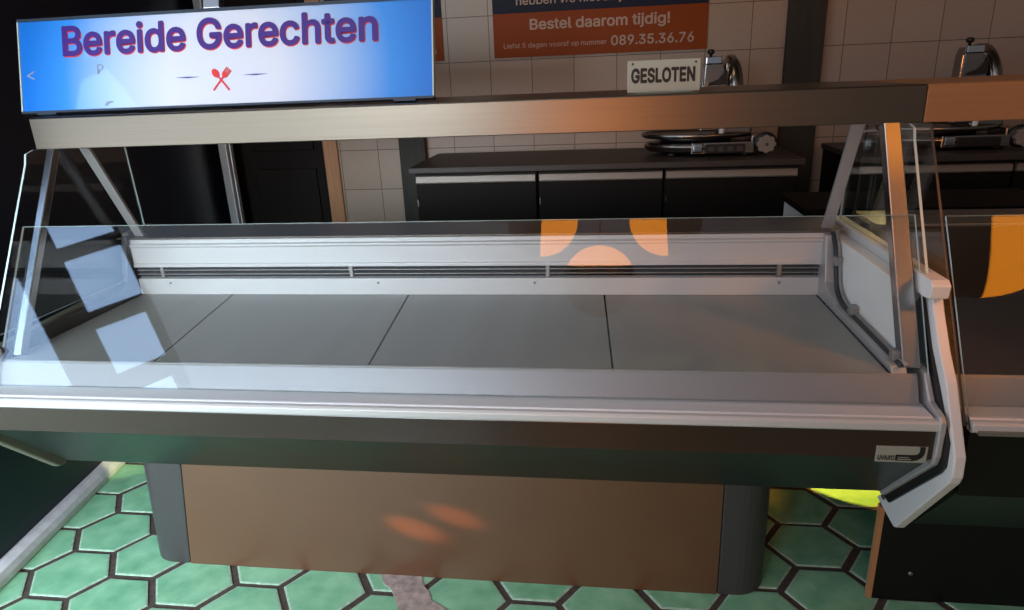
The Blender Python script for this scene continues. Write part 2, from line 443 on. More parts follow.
struct(obj('trim_4', bm, 'alu', bevel=0.003))
# ceiling over the staff side
bm = NB(); box(bm, -3.2, 4.6, -0.2, YW + 0.12, 2.7, 2.78); struct(obj('ceiling', bm, 'ceil'))

# ------------------------------------------------------------------ the counter
GL0, GL1 = (-0.566, 0.745), (-0.386, 1.061)        # glass plane (y,z) from the ledge up
def slant_y(z): return GL0[0] + (GL1[0] - GL0[0]) * (z - GL0[1]) / (GL1[1] - GL0[1])
BODY_FACE = -0.66

def counter_body(root, x0, x1, deck_x0, deck_x1, seams, deckm, face_low, chamfer_end, near):
    alu = 'alu'
    # front riser behind the glass and the flat ledge at its foot
    bm = NB(); prism_x(bm, [(-0.560, 0.744), (-0.568, 0.738), (-0.5965, 0.6845), (-0.56, 0.6845)], x0, x1 - 0.018)
    obj('front_ledge', bm, 'riser', root, bevel=0.002)
    bm = NB(); prism_x(bm, [(-0.55, 0.684), (-0.648, 0.684), (-0.652, 0.681), (-0.64, 0.668), (-0.55, 0.668)], x0, x1 - 0.012)
    obj('ledge_strip', bm, 'ledge_alu', root, bevel=0.001)
    bm = NB(); prism_x(bm, [(-0.645, 0.680), (-0.662, 0.680), (-0.668, 0.676), (-0.668, 0.660), (-0.662, 0.655), (-0.64, 0.655)], x0, x1)
    obj('bumper', bm, 'alu_face', root, bevel=0.002)
    bm = NB(); prism_x(bm, [(-0.64, 0.655), (-0.66, 0.655), (-0.66, face_low), (-0.64, face_low)], x0, x1)
    obj('front_fascia', bm, 'fascia' if not near else 'black', root, bevel=0.002)
    cy, cz = chamfer_end
    bm = NB(); prism_x(bm, [(-0.655, face_low - 0.001), (cy, cz), (0.12, cz), (0.12, cz + 0.03), (-0.40, cz + 0.05), (-0.56, 0.66), (-0.64, face_low + 0.05)], x0, x1)
    obj('lower_panel', bm, 'green_black', root, bevel=0.003)

root = thing('deli_counter', 'long empty deli counter with slanted glass and steel top shelf on a brown base', 'counter', (0.8, -0.3, 0.0))
X0, X1 = -0.350, 1.943
counter_body(root, X0, X1, -0.33, 1.87, None, 'deck_steel', 0.587, (-0.45, 0.367), False)
# display deck: four loose steel panels
seams = [(-0.33, -0.33), (0.004, 0.094), (0.613, 0.668), (1.241, 1.262), (1.87, 1.87)]     # x at the back, x at the front
for (a, af), (b, bf) in zip(seams, seams[1:]):
    g = 0.0024
    bm = NB(); hexa(bm, [(af + g, -0.566, 0.730), (bf - g, -0.566, 0.730), (b - g, 0.0, 0.730), (a + g, 0.0, 0.730),
                         (af + g, -0.566, 0.742), (bf - g, -0.566, 0.742), (b - g, 0.0, 0.742), (a + g, 0.0, 0.742)])
    obj('deck_panel', bm, 'deck_steel', root, bevel=0.0012)
bm = NB(); box(bm, -0.33, 1.88, -0.56, 0.0, 0.712, 0.7295); obj('deck_support', bm, 'dark', root)
# back: lower strip, air grille, upper panel, ledge
bm = NB(); prism_x(bm, [(0.0, 0.742), (0.0, 0.797), (0.02, 0.80), (0.02, 0.742)], -0.33, 1.872)
st = obj('back_strip', bm, 'alu_face', root, bevel=0.001)
for xs in (-0.214, 0.515, 1.024, 1.759):
    bm = NB(); lathe(bm, [(0.004, 0), (0.004, -0.002), (0.002, -0.003)], (xs, 0.0, 0.782), 'y', 12); obj('screw', bm, 'alu_dull', st, smooth=True)
bm = NB(); box(bm, -0.33, 1.872, 0.06, 0.07, 0.78, 0.86); obj('grille_recess', bm, 'dark', root)
gr = None
bm = NB()
for z in (0.812, 0.826): box(bm, -0.33, 1.872, 0.004, 0.02, z - 0.0013, z + 0.0013)
gr = obj('air_grille', bm, 'alu_dull', root)
for xs in (-0.235, 0.428, 1.066, 1.757):
    bm = NB(); box(bm, xs - 0.006, xs + 0.006, -0.002, 0.02, 0.802, 0.838); obj('grille_bracket', bm, 'alu_dull', gr, bevel=0.001)
bm = NB(); prism_x(bm, [(-0.004, 0.838), (-0.004, 0.848), (0.0, 0.852), (0.0, 0.905), (-0.003, 0.908), (-0.003, 0.914), (0.004, 0.919), (0.004, 0.931), (0.03, 0.931), (0.03, 0.838)], -0.335, 1.89)
obj('back_panel', bm, 'alu_face', root, bevel=0.0015)
bm = NB(); prism_x(bm, [(0.004, 0.9315), (0.004, 0.9385), (0.20, 0.9385), (0.20, 0.926), (0.17, 0.921), (0.17, 0.40), (0.125, 0.40), (0.125, 0.92), (0.03, 0.9315)], -0.38, 1.93)
obj('rear_ledge', bm, 'steel', root, bevel=0.002)

# right moulded end panel: white plate following the section of the counter
panel = [(0.19, 0.90), (0.17, 0.91), (-0.505, 0.90), (-0.52, 0.875), (-0.575, 0.80), (-0.622, 0.75), (-0.705, 0.62), (-0.708, 0.575), (-0.70, 0.555),
         (-0.508, 0.302), (-0.498, 0.297), (-0.385, 0.307), (-0.42, 0.345), (-0.15, 0.40), (0.19, 0.40)]
bm = NB(); prism_x(bm, panel, 1.9575, 1.9805); ep = obj('end_panel', bm, 'white', root, bevel=0.003, seg=2)
bm = NB(); lathe(bm, [(0.009, 0.0), (0.009, -0.002), (0.005, -0.004)], (1.957, -0.425, 0.335), 'x', 14); obj('bolt', bm, 'leg', ep, smooth=True)
bm = NB(); prism_x(bm, [(0.185, 0.912), (0.185, 0.945), (-0.515, 0.945), (-0.53, 0.935), (-0.525, 0.905), (-0.50, 0.900)], 1.942, 1.9815)
obj('end_rail', bm, 'white', root, bevel=0.003, seg=2)
# black rubber seal between body and end panel
seal = [(-0.47, 0.90), (-0.54, 0.80), (-0.60, 0.735), (-0.682, 0.64), (-0.686, 0.585), (-0.672, 0.562), (-0.468, 0.346), (-0.44, 0.346), (-0.40, 0.42), (-0.3, 0.7)]
bm = NB(); prism_x(bm, seal, 1.9505, 1.9572); obj('end_seal', bm, 'gasket', root, bevel=0.001)
# silver end cap of the body
cap = [(-0.50, 0.76), (-0.566, 0.748), (-0.608, 0.70), (-0.660, 0.690), (-0.671, 0.680), (-0.672, 0.60), (-0.664, 0.577), (-0.456, 0.360), (-0.43, 0.360), (-0.30, 0.60)]
bm = NB(); prism_x(bm, cap, 1.9365, 1.950); obj('body_end_cap', bm, 'alu', root, bevel=0.003, seg=2)
# white inner wall with flange, black seal tube, clips
bm = NB(); prism_x(bm, [(0.12, 0.742), (0.12, 0.92), (-0.432, 0.92), (-0.532, 0.75), (-0.532, 0.742)], 1.905, 1.941)
iw = obj('inner_wall', bm, 'white_liner', root, bevel=0.002)
bm = NB(); prism_x(bm, [(0.02, 0.742), (0.02, 0.93), (-0.02, 0.93), (-0.055, 0.80), (-0.15, 0.762), (-0.553, 0.758), (-0.562, 0.742)], 1.872, 1.905)
obj('flange', bm, 'alu', iw, bevel=0.002)
gpts = smooth_path([(1.894, -0.01, 0.935), (1.894, -0.045, 0.90), (1.894, -0.07, 0.845), (1.894, -0.10, 0.79), (1.894, -0.17, 0.765), (1.894, -0.33, 0.760), (1.894, -0.555, 0.757)], 6)
bm = NB(); tube(bm, gpts, 0.0075, 10); obj('seal_tube', bm, 'gasket', iw, smooth=True)
bm = NB(); tube(bm, [p + Vector((0.005, -0.013, 0.009)) for p in gpts], 0.0048, 10); obj('seal_tube', bm, 'grey_tube', iw, smooth=True, label='grey tube beside the black seal')
for y, z in ((-0.075, 0.865), (-0.235, 0.775), (-0.52, 0.768)):
    bm = NB(); box(bm, 1.882, 1.906, y - 0.013, y + 0.013, z - 0.010, z + 0.016); obj('clip', bm, 'grey_tube', iw, bevel=0.005, seg=3)
# left end: low dark liner below the end glass, panel plate outside
bm = NB(); prism_x(bm, [(0.02, 0.735), (0.02, 0.945), (-0.01, 0.945), (-0.05, 0.80), (-0.10, 0.782), (-0.567, 0.775), (-0.567, 0.735)], -0.352, -0.333)
obj('end_liner', bm, 'leg', root, bevel=0.003, label='low dark liner at the left end')
panelL = [(0.19, 0.94), (0.16, 0.955), (0.03, 0.95), (0.0, 0.80), (-0.55, 0.775), (-0.60, 0.735), (-0.672, 0.65), (-0.672, 0.577), (-0.475, 0.36), (-0.45, 0.355), (-0.40, 0.40), (0.19, 0.40)]
bm = NB(); prism_x(bm, panelL, -0.378, -0.353); obj('end_panel', bm, 'olive', root, bevel=0.006, seg=3, label='olive grey end panel at the left end')

# posts, struts, glass
def post(x, hw, hd, name='front_post'):
    bm = NB(); bar(bm, (x, slant_y(0.747) + 0.022, 0.747), (x, slant_y(1.256) + 0.022, 1.256), hw, hd)
    p = obj(name, bm, 'post_metal', root, bevel=0.003)
    bm = NB(); bar(bm, (x + 0.02 * (1 if x > 0 else -1), slant_y(0.76) + 0.03, 0.76), (x + 0.02 * (1 if x > 0 else -1), slant_y(1.01) + 0.03, 1.01), 0.006, 0.008)
    obj('post_channel', bm, 'gasket', p)
    return p
post(1.915, 0.019, 0.016); post(-0.305, 0.0115, 0.012)
for x, s in ((1.89, 1), (-0.315, -1)):
    bm = NB(); bar(bm, (x, 0.037, 0.9385), (x, -0.125, 1.257), 0.016, 0.006); obj('rear_strut', bm, 'alu', root, bevel=0.002)
# front pane
n = Vector((0, -(GL1[1] - GL0[1]), GL1[0] - GL0[0])).normalized() * -1
n = Vector((0, -0.869, 0.495)); th = 0.006
def pane_yz(xa, xb, p0, p1, name):
    bm = NB()
    a, b = Vector((0, p0[0], p0[1])), Vector((0, p1[0], p1[1])); nn = Vector((0, -(b.z - a.z), b.y - a.y)).normalized() * th
    P = [(xa, a.y, a.z), (xb, a.y, a.z), (xb, b.y, b.z), (xa, b.y, b.z)]
    Q = [(x, y + nn.y, z + nn.z) for x, y, z in P]
    v = [bm.verts.new(p) for p in P + Q]
    for f, mi in (((0, 1, 2, 3), 0), ((7, 6, 5, 4), 0), ((0, 4, 5, 1), 1), ((1, 5, 6, 2), 1), ((2, 6, 7, 3), 1), ((3, 7, 4, 0), 1)):
        bm.faces.new([v[i] for i in f]).material_index = mi
    return bm
bm = pane_yz(-0.338, 1.945, (slant_y(0.6855) , 0.6855), GL1, 'front_glass'); obj('front_glass', bm, ['glass', 'glass_edge'], root)
def end_glass(x, z_low, name='end_glass'):
    yf0, yf1 = slant_y(z_low) + 0.0, slant_y(1.256) - 0.02
    prof = [(yf0 - 0.015, z_low), (yf1 + 0.02 - 0.03, 1.22), (yf1 - 0.0, 1.248), (yf1 + 0.03, 1.2565), (0.115, 1.2565), (0.135, z_low)]
    bm = NB()
    a = [bm.verts.new((x - 0.003, y, z)) for y, z in prof]; b = [bm.verts.new((x + 0.003, y, z)) for y, z in prof]
    for i in range(len(prof)):
        j = (i + 1) % len(prof); bm.faces.new((a[i], a[j], b[j], b[i])).material_index = 1
    bm.faces.new(a[::-1]).material_index = 0; bm.faces.new(b).material_index = 0
    return obj(name, bm, ['glass', 'glass_edge'], root)
end_glass(1.956, 0.946); end_glass(-0.36, 0.956 if False else 0.80)
# top shelf
bm = NB(); prism_x(bm, [(-0.27, 1.259), (-0.27, 1.340), (-0.266, 1.344), (0.20, 1.344), (0.20, 1.332), (-0.255, 1.332), (-0.255, 1.262), (-0.245, 1.259), (-0.24, 1.2575), (-0.268, 1.2575)], -0.343, 1.981)
ts = obj('top_shelf', bm, 'steel', root, bevel=0.0015)

# pedestal: brown front panel between rounded dark corner posts
bm = NB()
hexa(bm, [(-0.035, -0.434, 0.0), (1.556, -0.434, 0.0), (1.556, -0.415, 0.0), (-0.035, -0.415, 0.0),
          (0.010, -0.434, 0.375), (1.556, -0.434, 0.375), (1.556, -0.415, 0.375), (0.010, -0.415, 0.375)])
obj('base_panel', bm, 'brown', root, bevel=0.001)
def corner(xa, xt, sgn, wa, wt):
    def ring(x, wd):
        pts = [(x, -0.434)]
        for k in range(0, 9):
            t = math.pi / 2 * k / 8
            pts.append((x + sgn * (wd - 0.085 + 0.085 * math.sin(t)), -0.349 - 0.085 * math.cos(t)))
        pts += [(x + sgn * wd, 0.02), (x, 0.02)]
        return pts
    bm = NB(); prism_z(bm, ring(xa, wa), 0.0, 0.38, 0, ring(xt, wt)); return obj('corner_post', bm, 'leg', root, bevel=0.004)
corner(-0.037, 0.008, -1, 0.142, 0.165); corner(1.558, 1.558, 1, 0.135, 0.135)
bm = NB(); box(bm, 0.02, 1.55, 0.0, 0.02, 0, 0.375); obj('rear_panel', bm, 'black', root)

# badge on the fascia
bm = NB(); box(bm, 1.822, 1.925, -0.6635, -0.66, 0.580, 0.619); bd = obj('badge', bm, 'silver', root, bevel=0.001)
bm = NB()
yb0, yb1 = -0.6648, -0.6635
pr = [(1.862, 0.585), (1.898, 0.585), (1.908, 0.588), (1.915, 0.594), (1.919, 0.603), (1.919, 0.619), (1.909, 0.619), (1.909, 0.606), (1.906, 0.601), (1.900, 0.599), (1.862, 0.599)]
prism_y(bm, pr, yb0, yb1); obj('badge_mark', bm, 'ink', bd)
bm, _, _ = text_bm('UVAXO', width=0.034, height=0.0115, bold=0.012); xform(bm, Matrix.Translation((1.826, -0.6636, 0.5855))); obj('badge_lettering', bm, 'ink', bd)
bm = NB(); box(bm, 1.866, 1.893, -0.6655, -0.6648, 0.588, 0.590); box(bm, 1.866, 1.888, -0.6655, -0.6648, 0.593, 0.5945); obj('badge_line', bm, 'silver', bd)

# ------------------------------------------------------------------ neighbouring counter on the right
nb = root2 = thing('deli_counter', 'dark deli counter on a black base, cut off by the right photo edge', 'counter', (2.7, -0.3, 0.0))
NX0, NX1 = 1.992, 3.6
counter_body(nb, NX0 + 0.01, NX1, NX0 + 0.03, NX1, None, 'dark_deck', 0.50, (-0.50, 0.31), True)
bm = NB(); box(bm, NX0 + 0.02, NX1, -0.566, 0.0, 0.72, 0.735); obj('deck_panel', bm, 'dark_deck', nb)
bm = NB(); prism_x(bm, [(0.0, 0.735), (0.0, 0.945), (0.03, 0.945), (0.03, 0.735)], NX0 + 0.02, NX1); obj('back_panel', bm, 'dark_deck', nb, bevel=0.002)
bm = NB(); prism_x(bm, [(0.0, 0.946), (0.0, 0.955), (0.20, 0.955), (0.20, 0.94), (0.17, 0.935), (0.17, 0.40), (0.125, 0.40), (0.125, 0.935)], NX0 + 0.02, NX1); obj('rear_ledge', bm, 'alu_dull', nb, bevel=0.002)
bm = NB(); prism_x(bm, [(-0.27, 1.2575), (-0.27, 1.340), (-0.266, 1.344), (0.20, 1.344), (0.20, 1.332), (-0.255, 1.332), (-0.255, 1.2575)], 1.984, NX1); obj('top_shelf', bm, 'shelf_orange_reflection', nb, bevel=0.0015)
bm = pane_yz(NX0 + 0.01, NX1, (-0.655, 0.657), (-0.405, 1.061), 'front_glass'); obj('front_glass', bm, ['glass', 'glass_edge'], nb)
prof = [(-0.650, 0.664), (-0.283, 1.256), (0.115, 1.256), (0.135, 0.958), (0.0, 0.958), (0.0, 0.74), (-0.60, 0.70)]
bm = NB(); prism_x(bm, prof, NX0 + 0.0005, NX0 + 0.006, 1)
for f in bm.faces:
    if abs(f.normal.x) > 0.9 or len(f.verts) > 4: f.material_index = 0
obj('end_glass', bm, ['glass', 'leg'], nb)
bm = NB(); prism_x(bm, [(-0.655, 0.655), (-0.674, 0.655), (-0.674, 0.664), (-0.655, 0.664)], NX0 + 0.02, NX1); obj('glass_channel', bm, 'alu_dull', nb)
bm = NB(); box(bm, 1.972, NX1, -0.413, -0.39, 0.0, 0.294); bp_ = obj('base_panel', bm, 'black', nb, bevel=0.001)
bm = NB(); box(bm, 1.960, 1.9715, -0.413, -0.395, 0.0, 0.294); obj('panel_edge', bm, 'tan', bp_, label='raw tan edge of the black base panel')
bm = NB(); lathe(bm, [(0.006, 0), (0.006, -0.003), (0.003, -0.004)], (2.06, -0.413, 0.09), 'y', 12); obj('screw', bm, 'alu_dull', bp_, smooth=True)

# ------------------------------------------------------------------ signs on the top shelf
sg = thing('sign_board', 'wide blue and white sign reading Bereide Gerechten standing on the steel shelf', 'sign', (-0.42, -0.2, 1.3445))
LEAN = math.atan2(0.065, 0.25)
SM = Matrix.Translation((-0.42, -0.2, 1.356)) @ Matrix.Rotation(-LEAN, 4, 'X')
SW, SH = 1.215, 0.258
def sgn(name, bm, m, parent=sg, **k): return obj(name, xform(bm, SM), m, parent, **k)
# the print carries its own origin and tilt so its design follows the board
bm = NB(); box(bm, 0.004, SW - 0.004, 0.0, 0.012, 0.003, SH - 0.006)
pp = obj('printed_panel', bm, 'sign_print'); pp.parent = sg
pp.matrix_local = Matrix.Translation(-Vector(sg.location)) @ SM
bm = NB()
box(bm, 0, SW, -0.003, 0.018, -0.003, 0.003); box(bm, 0, SW, -0.003, 0.018, SH - 0.006, SH + 0.002)
sgn('frame', bm, 'frame_dark')
for xe in (0, SW - 0.004):
    bm = NB(); box(bm, xe, xe + 0.004, -0.003, 0.016, 0.003, SH - 0.006); sgn('side_edge', bm, 'glass_edge')
for dx, dz, d, m in ((0.0016, -0.0024, 0.0012, 'red'), (0, 0, 0.0024, 'purple')):
    bm, tw, tht = text_bm('Bereide Gerechten', width=0.925, height=0.087, bold=0.02, depth=d)
    xform(bm, Matrix.Translation((0.140 + dx, -0.0003, 0.150 + dz)))
    sgn('lettering', bm, m)
em = None
def emb(bm, name='emblem'): return sgn(name, bm, 'red')
bm = NB()
c0 = Vector((0.578, 0, 0.072))
def flat(bm, pts, d=0.0015): prism_y(bm, pts, -d - 0.0002, -0.0002)
def rotp(pts, a, c): return [(c[0] + x * math.cos(a) - z * math.sin(a), c[1] + x * math.sin(a) + z * math.cos(a)) for x, z in pts]
a = math.radians(40)
flat(bm, rotp([(-0.0025, -0.036), (0.0025, -0.036), (0.0025, 0.012), (-0.0025, 0.012)], a, (0.616, 0.068)))
flat(bm, rotp([(0.0095 * math.cos(t), 0.024 + 0.014 * math.sin(t)) for t in [2 * math.pi * k / 16 for k in range(16)]], a, (0.616, 0.068)))
flat(bm, rotp([(-0.0025, -0.036), (0.0025, -0.036), (0.0025, 0.012), (-0.0025, 0.012)], -a, (0.616, 0.068)), 0.0018)
flat(bm, rotp([(-0.009, 0.018), (-0.006, 0.011), (0.006, 0.011), (0.009, 0.018), (0.009, 0.024), (-0.009, 0.024)], -a, (0.616, 0.068)), 0.0018)
for q in (-0.009, -0.0035, 0.002, 0.0066):
    flat(bm, rotp([(q, 0.024), (q + 0.0027, 0.024), (q + 0.0027, 0.038), (q, 0.038)], -a, (0.616, 0.068)), 0.0018)
emb(bm, 'cutlery_emblem')
for x in (0.482, 0.682):
    bm = NB(); flat(bm, [(x, 0.079), (x + 0.035, 0.0765), (x + 0.07, 0.079), (x + 0.035, 0.0805)]); sgn('ornament_line', bm, 'blue_ink')
for s, x, z, h in (('P', 0.243, 0.098, 0.028), ('<', 0.022, 0.09, 0.026)):
    bm, _, _ = text_bm(s, height=h, bold=0.0, depth=0.0008); xform(bm, Matrix.Translation((x, 0, z))); sgn('residue_mark', bm, 'grey_mark')
bm = NB(); flat(bm, [(0.26, 0.012), (0.268, 0.022), (0.285, 0.024), (0.29, 0.02), (0.276, 0.018), (0.268, 0.010)], 0.0008); sgn('residue_mark', bm, 'grey_mark')
bm = NB(); box(bm, 0.572, 0.620, -0.004, 0.022, SH + 0.002, SH + 0.03)
lathe(bm, [(0.012, 0), (0.012, 0.08)], (0.596, 0.009, SH + 0.0), 'z', 16); sgn('clamp', bm, 'chrome', bevel=0.002)
bm = NB(); box(bm, 0.05, 0.11, -0.004, 0.018, -0.008, -0.003); sgn('foot', bm, 'frame_dark')
bm = NB(); box(bm, SW - 0.11, SW - 0.05, -0.004, 0.018, -0.008, -0.003); sgn('foot', bm, 'frame_dark')

cs = thing('closed_sign', 'small off-white sign reading GESLOTEN standing on the steel shelf', 'sign', (1.387, -0.2, 1.3445))
CM = Matrix.Translation((1.297, -0.2, 1.3468)) @ Matrix.Rotation(-0.1, 4, 'X')
bm = NB(); box(bm, 0, 0.180, 0, 0.004, 0, 0.077); obj('plate', xform(bm, CM), 'off_white', cs, bevel=0.0012)
bm = NB(); box(bm, 1.317, 1.457, -0.2, -0.15, 1.3448, 1.3463); obj('foot', bm, 'off_white', cs)
bm, _, _ = text_bm('GESLOTEN', width=0.158, height=0.037, bold=0.036, depth=0.0007); xform(bm, CM @ Matrix.Translation((0.0095, -0.0001, 0.022))); obj('lettering', bm, 'ink', cs)
for x in (0.013, 0.168):
    bm = NB(); lathe(bm, [(0.0028, 0), (0.0028, -0.0012), (0.001, -0.0018)], (x, 0, 0.069), 'y', 12); obj('screw', xform(bm, CM), 'leg', cs, smooth=True)

# ------------------------------------------------------------------ posters on the back wall
def poster(x0, label, wd_=1.05):
    y = YW - 0.006; q = wd_ / 1.05
    p = thing('poster', label, 'poster', (x0 + wd_ / 2, y, 1.483), 'blue and orange order posters on the tiled wall')
    bm = NB(); box(bm, x0, x0 + wd_, y - 0.003, YW - 0.001, 1.689, 2.25); obj('blue_field', bm, 'poster_blue', p)
    bm = NB(); box(bm, x0, x0 + wd_, y - 0.003, YW - 0.001, 1.483, 1.689); obj('orange_field', bm, 'poster_orange', p)
    for s, x, z, wd, h, b in (('hebben we niet altijd', 0.12, 1.715, 0.55, 0.05, 0.008), ('Op feestdagen', 0.12, 1.80, 0.55, 0.05, 0.01),
                              ('Bestel daarom tijdig!', 0.185, 1.595, 0.685, 0.066, 0.018),
                              ('089.35.36.76', 0.587, 1.518, 0.40, 0.047, 0.014), ('Liefst 5 dagen vooraf op nummer', 0.05, 1.520, 0.515, 0.030, 0.004)):
        if s.startswith('Op'): continue
        bm, _, _ = text_bm(s, width=wd * q, height=h * q, bold=b, depth=0.0006); xform(bm, Matrix.Translation((x0 + x * q, y - 0.003, z)))
        obj('lettering', bm, 'poster_ink', p)
poster(0.682, 'blue and orange poster reading Bestel daarom tijdig on the tiles above the worktop')
poster(-0.19, 'matching poster mostly hidden behind the Bereide Gerechten sign, only its right edge showing', 0.61)

# ------------------------------------------------------------------ back worktops and cabinets
WT = 1.02
def worktop(x0, x1, label):
    bm = NB(); box(bm, x0, x1, 0.985, YW - 0.051, WT - 0.026, WT); o = obj('worktop', bm, 'worktop', bevel=0.003, origin=((x0 + x1) / 2, 1.3, WT - 0.026))
    return tag(o, label, 'worktop')
worktop(0.36, 2.075, 'dark grey worktop on the cabinets behind the deli counter, left of the dark column')
worktop(2.30, 3.9, 'dark worktop right of the dark column, mostly behind the right-hand counter')
def cabinet(x0, x1, label):
    c = thing('cabinet', label, 'cabinet', ((x0 + x1) / 2, 1.3, 0.0), 'dark cabinets along the back wall')
    bm = NB(); box(bm, x0, x1, 1.045, YW - 0.052, 0.06, WT - 0.027); box(bm, x0 + .01, x1 - .01, 1.10, YW - 0.06, 0.0, 0.06); obj('body', bm, 'cabinet', c)
    bm = NB(); box(bm, x0 + 0.004, x1 - 0.004, 1.027, 1.044, 0.07, 0.940); d = obj('door', bm, 'cabinet', c, bevel=0.002)
    bm = NB(); prism_x(bm, [(1.044, 0.942), (1.022, 0.942), (1.016, 0.948), (1.020, 0.976), (1.044, 0.980)], x0 + 0.006, x1 - 0.006); obj('handle', bm, 'handle', d, bevel=0.001)
    bm = NB(); box(bm, x0 + 0.004, x0 + 0.012, 1.020, 1.028, 0.84, 0.87); obj('hinge', bm, 'chrome_dull', d)
    return c
cabinet(0.376, 0.938, 'dark wood cabinet with pale handle strip, leftmost of the three under the left worktop')
cabinet(0.944, 1.496, 'dark wood cabinet with pale handle strip, middle one of the three under the left worktop')
cabinet(1.500, 2.060, 'dark wood cabinet with pale handle strip under the chrome slicer beside the small white sign')
cabinet(2.31, 2.90, 'dark wood cabinet under the right-hand slicer, next to the dark column')
cabinet(2.905, 3.50, 'dark wood cabinet under the right worktop at the right edge of the photo')

# side table behind the neighbouring counter: dark top on a white side
stb = thing('side_table', 'table with dark brown top and white side behind the counter\'s right end', 'table', (2.3, 0.60, 0.0))
bm = NB(); box(bm, 1.915, 2.75, 0.36, 0.70, 0.905, 0.93); obj('tabletop', bm, 'cabinet', stb, bevel=0.002)
bm = NB(); box(bm, 1.925, 1.945, 0.38, 0.68, 0.0, 0.905); obj('side_panel', bm, 'white_liner', stb, bevel=0.001)
bm = NB(); box(bm, 2.71, 2.73, 0.38, 0.68, 0.0, 0.905); obj('side_panel', bm, 'white_liner', stb, bevel=0.001)
bm = NB(); box(bm, 1.945, 2.71, 0.66, 0.675, 0.2, 0.905); obj('back_panel', bm, 'cabinet', stb)

# ------------------------------------------------------------------ meat slicers (local frame: base front left corner region, x 0..0.56)
def make_slicer(loc, label):
    r = thing('meat_slicer', label, 'meat slicer', loc, 'chrome meat slicers on the back worktops')
    L = Vector(loc)
    def add(name, bm, m, parent=r, **k): return obj(name, xform(bm, Matrix.Translation(L) @ Matrix.Diagonal((1, 1, 0.955, 1))), m, parent, **k)
    # base: rounded casting
    bm = NB(); lathe(bm, [(0.20, 0.012), (0.235, 0.02), (0.25, 0.045), (0.235, 0.06), (0.10, 0.066)], (0.27, 0.17, 0), 'z', 48, sx=1.08, sy=0.62)
    box(bm, 0.20, 0.47, 0.02, 0.30, 0.012, 0.064)
    b = add('base', bm, 'chrome_dull', bevel=0.004)
    for x, y in ((0.12, 0.08), (0.12, 0.26), (0.44, 0.06), (0.44, 0.28)):
        bm = NB(); lathe(bm, [(0.02, 0), (0.024, 0.004), (0.02, 0.016)], (x, y, 0), 'z', 16); add('foot', bm, 'gasket', b, smooth=True)
    bm = NB(); box(bm, 0.258, 0.43, 0.012, 0.022, 0.016, 0.056); cp = add('control_panel', bm, 'ink', b, bevel=0.003)
    for x in (0.275, 0.315, 0.355, 0.395):
        bm = NB(); box(bm, x, x + 0.024, 0.007, 0.012, 0.024, 0.046); add('button', bm, 'leg', cp, bevel=0.002)
    bm = NB(); box(bm, 0.205, 0.25, 0.005, 0.03, 0.02, 0.062); add('front_bracket', bm, 'chrome', b, bevel=0.006, seg=3)
    # receiving tray with rim
    bm = NB(); lathe(bm, [(0.19, 0.080), (0.232, 0.080), (0.245, 0.088), (0.247, 0.102), (0.238, 0.104), (0.232, 0.092), (0.05, 0.090)], (0.235, 0.17, 0), 'z', 56, sy=0.66)
    add('tray', bm, 'chrome_dull', smooth=True)
    bm = NB(); lathe(bm, [(0.16, 0.066), (0.16, 0.08)], (0.235, 0.17, 0), 'z', 40, sy=0.66); add('tray_neck', bm, 'gasket', smooth=True)
    # product carriage
    bm = NB(); prism_x(bm, [(0.07, 0.118), (0.26, 0.132), (0.26, 0.140), (0.07, 0.126)], 0.06, 0.30); add('carriage', bm, 'chrome_dull', bevel=0.003)
    bm = NB(); tube(bm, [(0.335, 0.05, 0.16), (0.33, 0.04, 0.115), (0.325, 0.035, 0.085)], [0.010, 0.012, 0.011], 14); add('carriage_handle', bm, 'white', smooth=True)
    # blade and guard (faces left), motor housing behind
    bm = NB(); lathe(bm, [(0.05, -0.004), (0.150, -0.004), (0.158, 0.0), (0.150, 0.004), (0.05, 0.006)], (0.355, 0.17, 0.262), 'x', 56); add('blade', bm, 'chrome', smooth=True)
    bm = NB(); lathe(bm, [(0.168, 0.0), (0.176, 0.006), (0.176, 0.03), (0.150, 0.05), (0.11, 0.062)], (0.357, 0.19, 0.27), 'x', 56); g = add('blade_guard', bm, 'chrome_dull', smooth=True)
    bm = NB(); prism_y(bm, [(0.232, 0.115), (0.245, 0.40), (0.255, 0.432), (0.315, 0.432), (0.328, 0.385), (0.345, 0.30), (0.345, 0.115)], 0.04, 0.12); fp = add('front_plate', bm, 'chrome_dull', bevel=0.006, seg=3)
    bm = NB(); box(bm, 0.246, 0.315, 0.028, 0.05, 0.405, 0.438); add('cap', bm, 'chrome', fp, bevel=0.005, seg=3)
    bm = NB(); prism_y(bm, [(0.262, 0.325), (0.30, 0.340), (0.326, 0.372), (0.338, 0.38), (0.342, 0.32), (0.262, 0.315)], 0.032, 0.041); add('shield', bm, 'ink', fp, bevel=0.002)
    bm = NB(); box(bm, 0.236, 0.243, 0.030, 0.042, 0.12, 0.40); add('edge_strip', bm, 'chrome', fp, bevel=0.002)
    bm = NB(); lathe(bm, [(0.006, 0.438), (0.006, 0.448), (0.014, 0.452), (0.016, 0.462), (0.010, 0.470)], (0.272, 0.07, 0), 'z', 18); add('top_knob', bm, 'gasket', smooth=True)
    bm = NB(); pts = []
    prism_y(bm, [(0.33, 0.09), (0.335, 0.41), (0.36, 0.415), (0.385, 0.39), (0.405, 0.34), (0.415, 0.28), (0.445, 0.20), (0.47, 0.14), (0.47, 0.09)], 0.09, 0.26); add('motor_housing', bm, 'chrome_dull', bevel=0.02, seg=4)
    # thickness dial
    bm = NB(); lathe(bm, [(0.049, 0.02), (0.051, 0.012), (0.049, 0.0), (0.03, -0.004)], (0.517, 0.03, 0.054), 'y', 28); add('dial_plate', bm, 'gasket', smooth=True)
    bm = NB(); pr_ = []
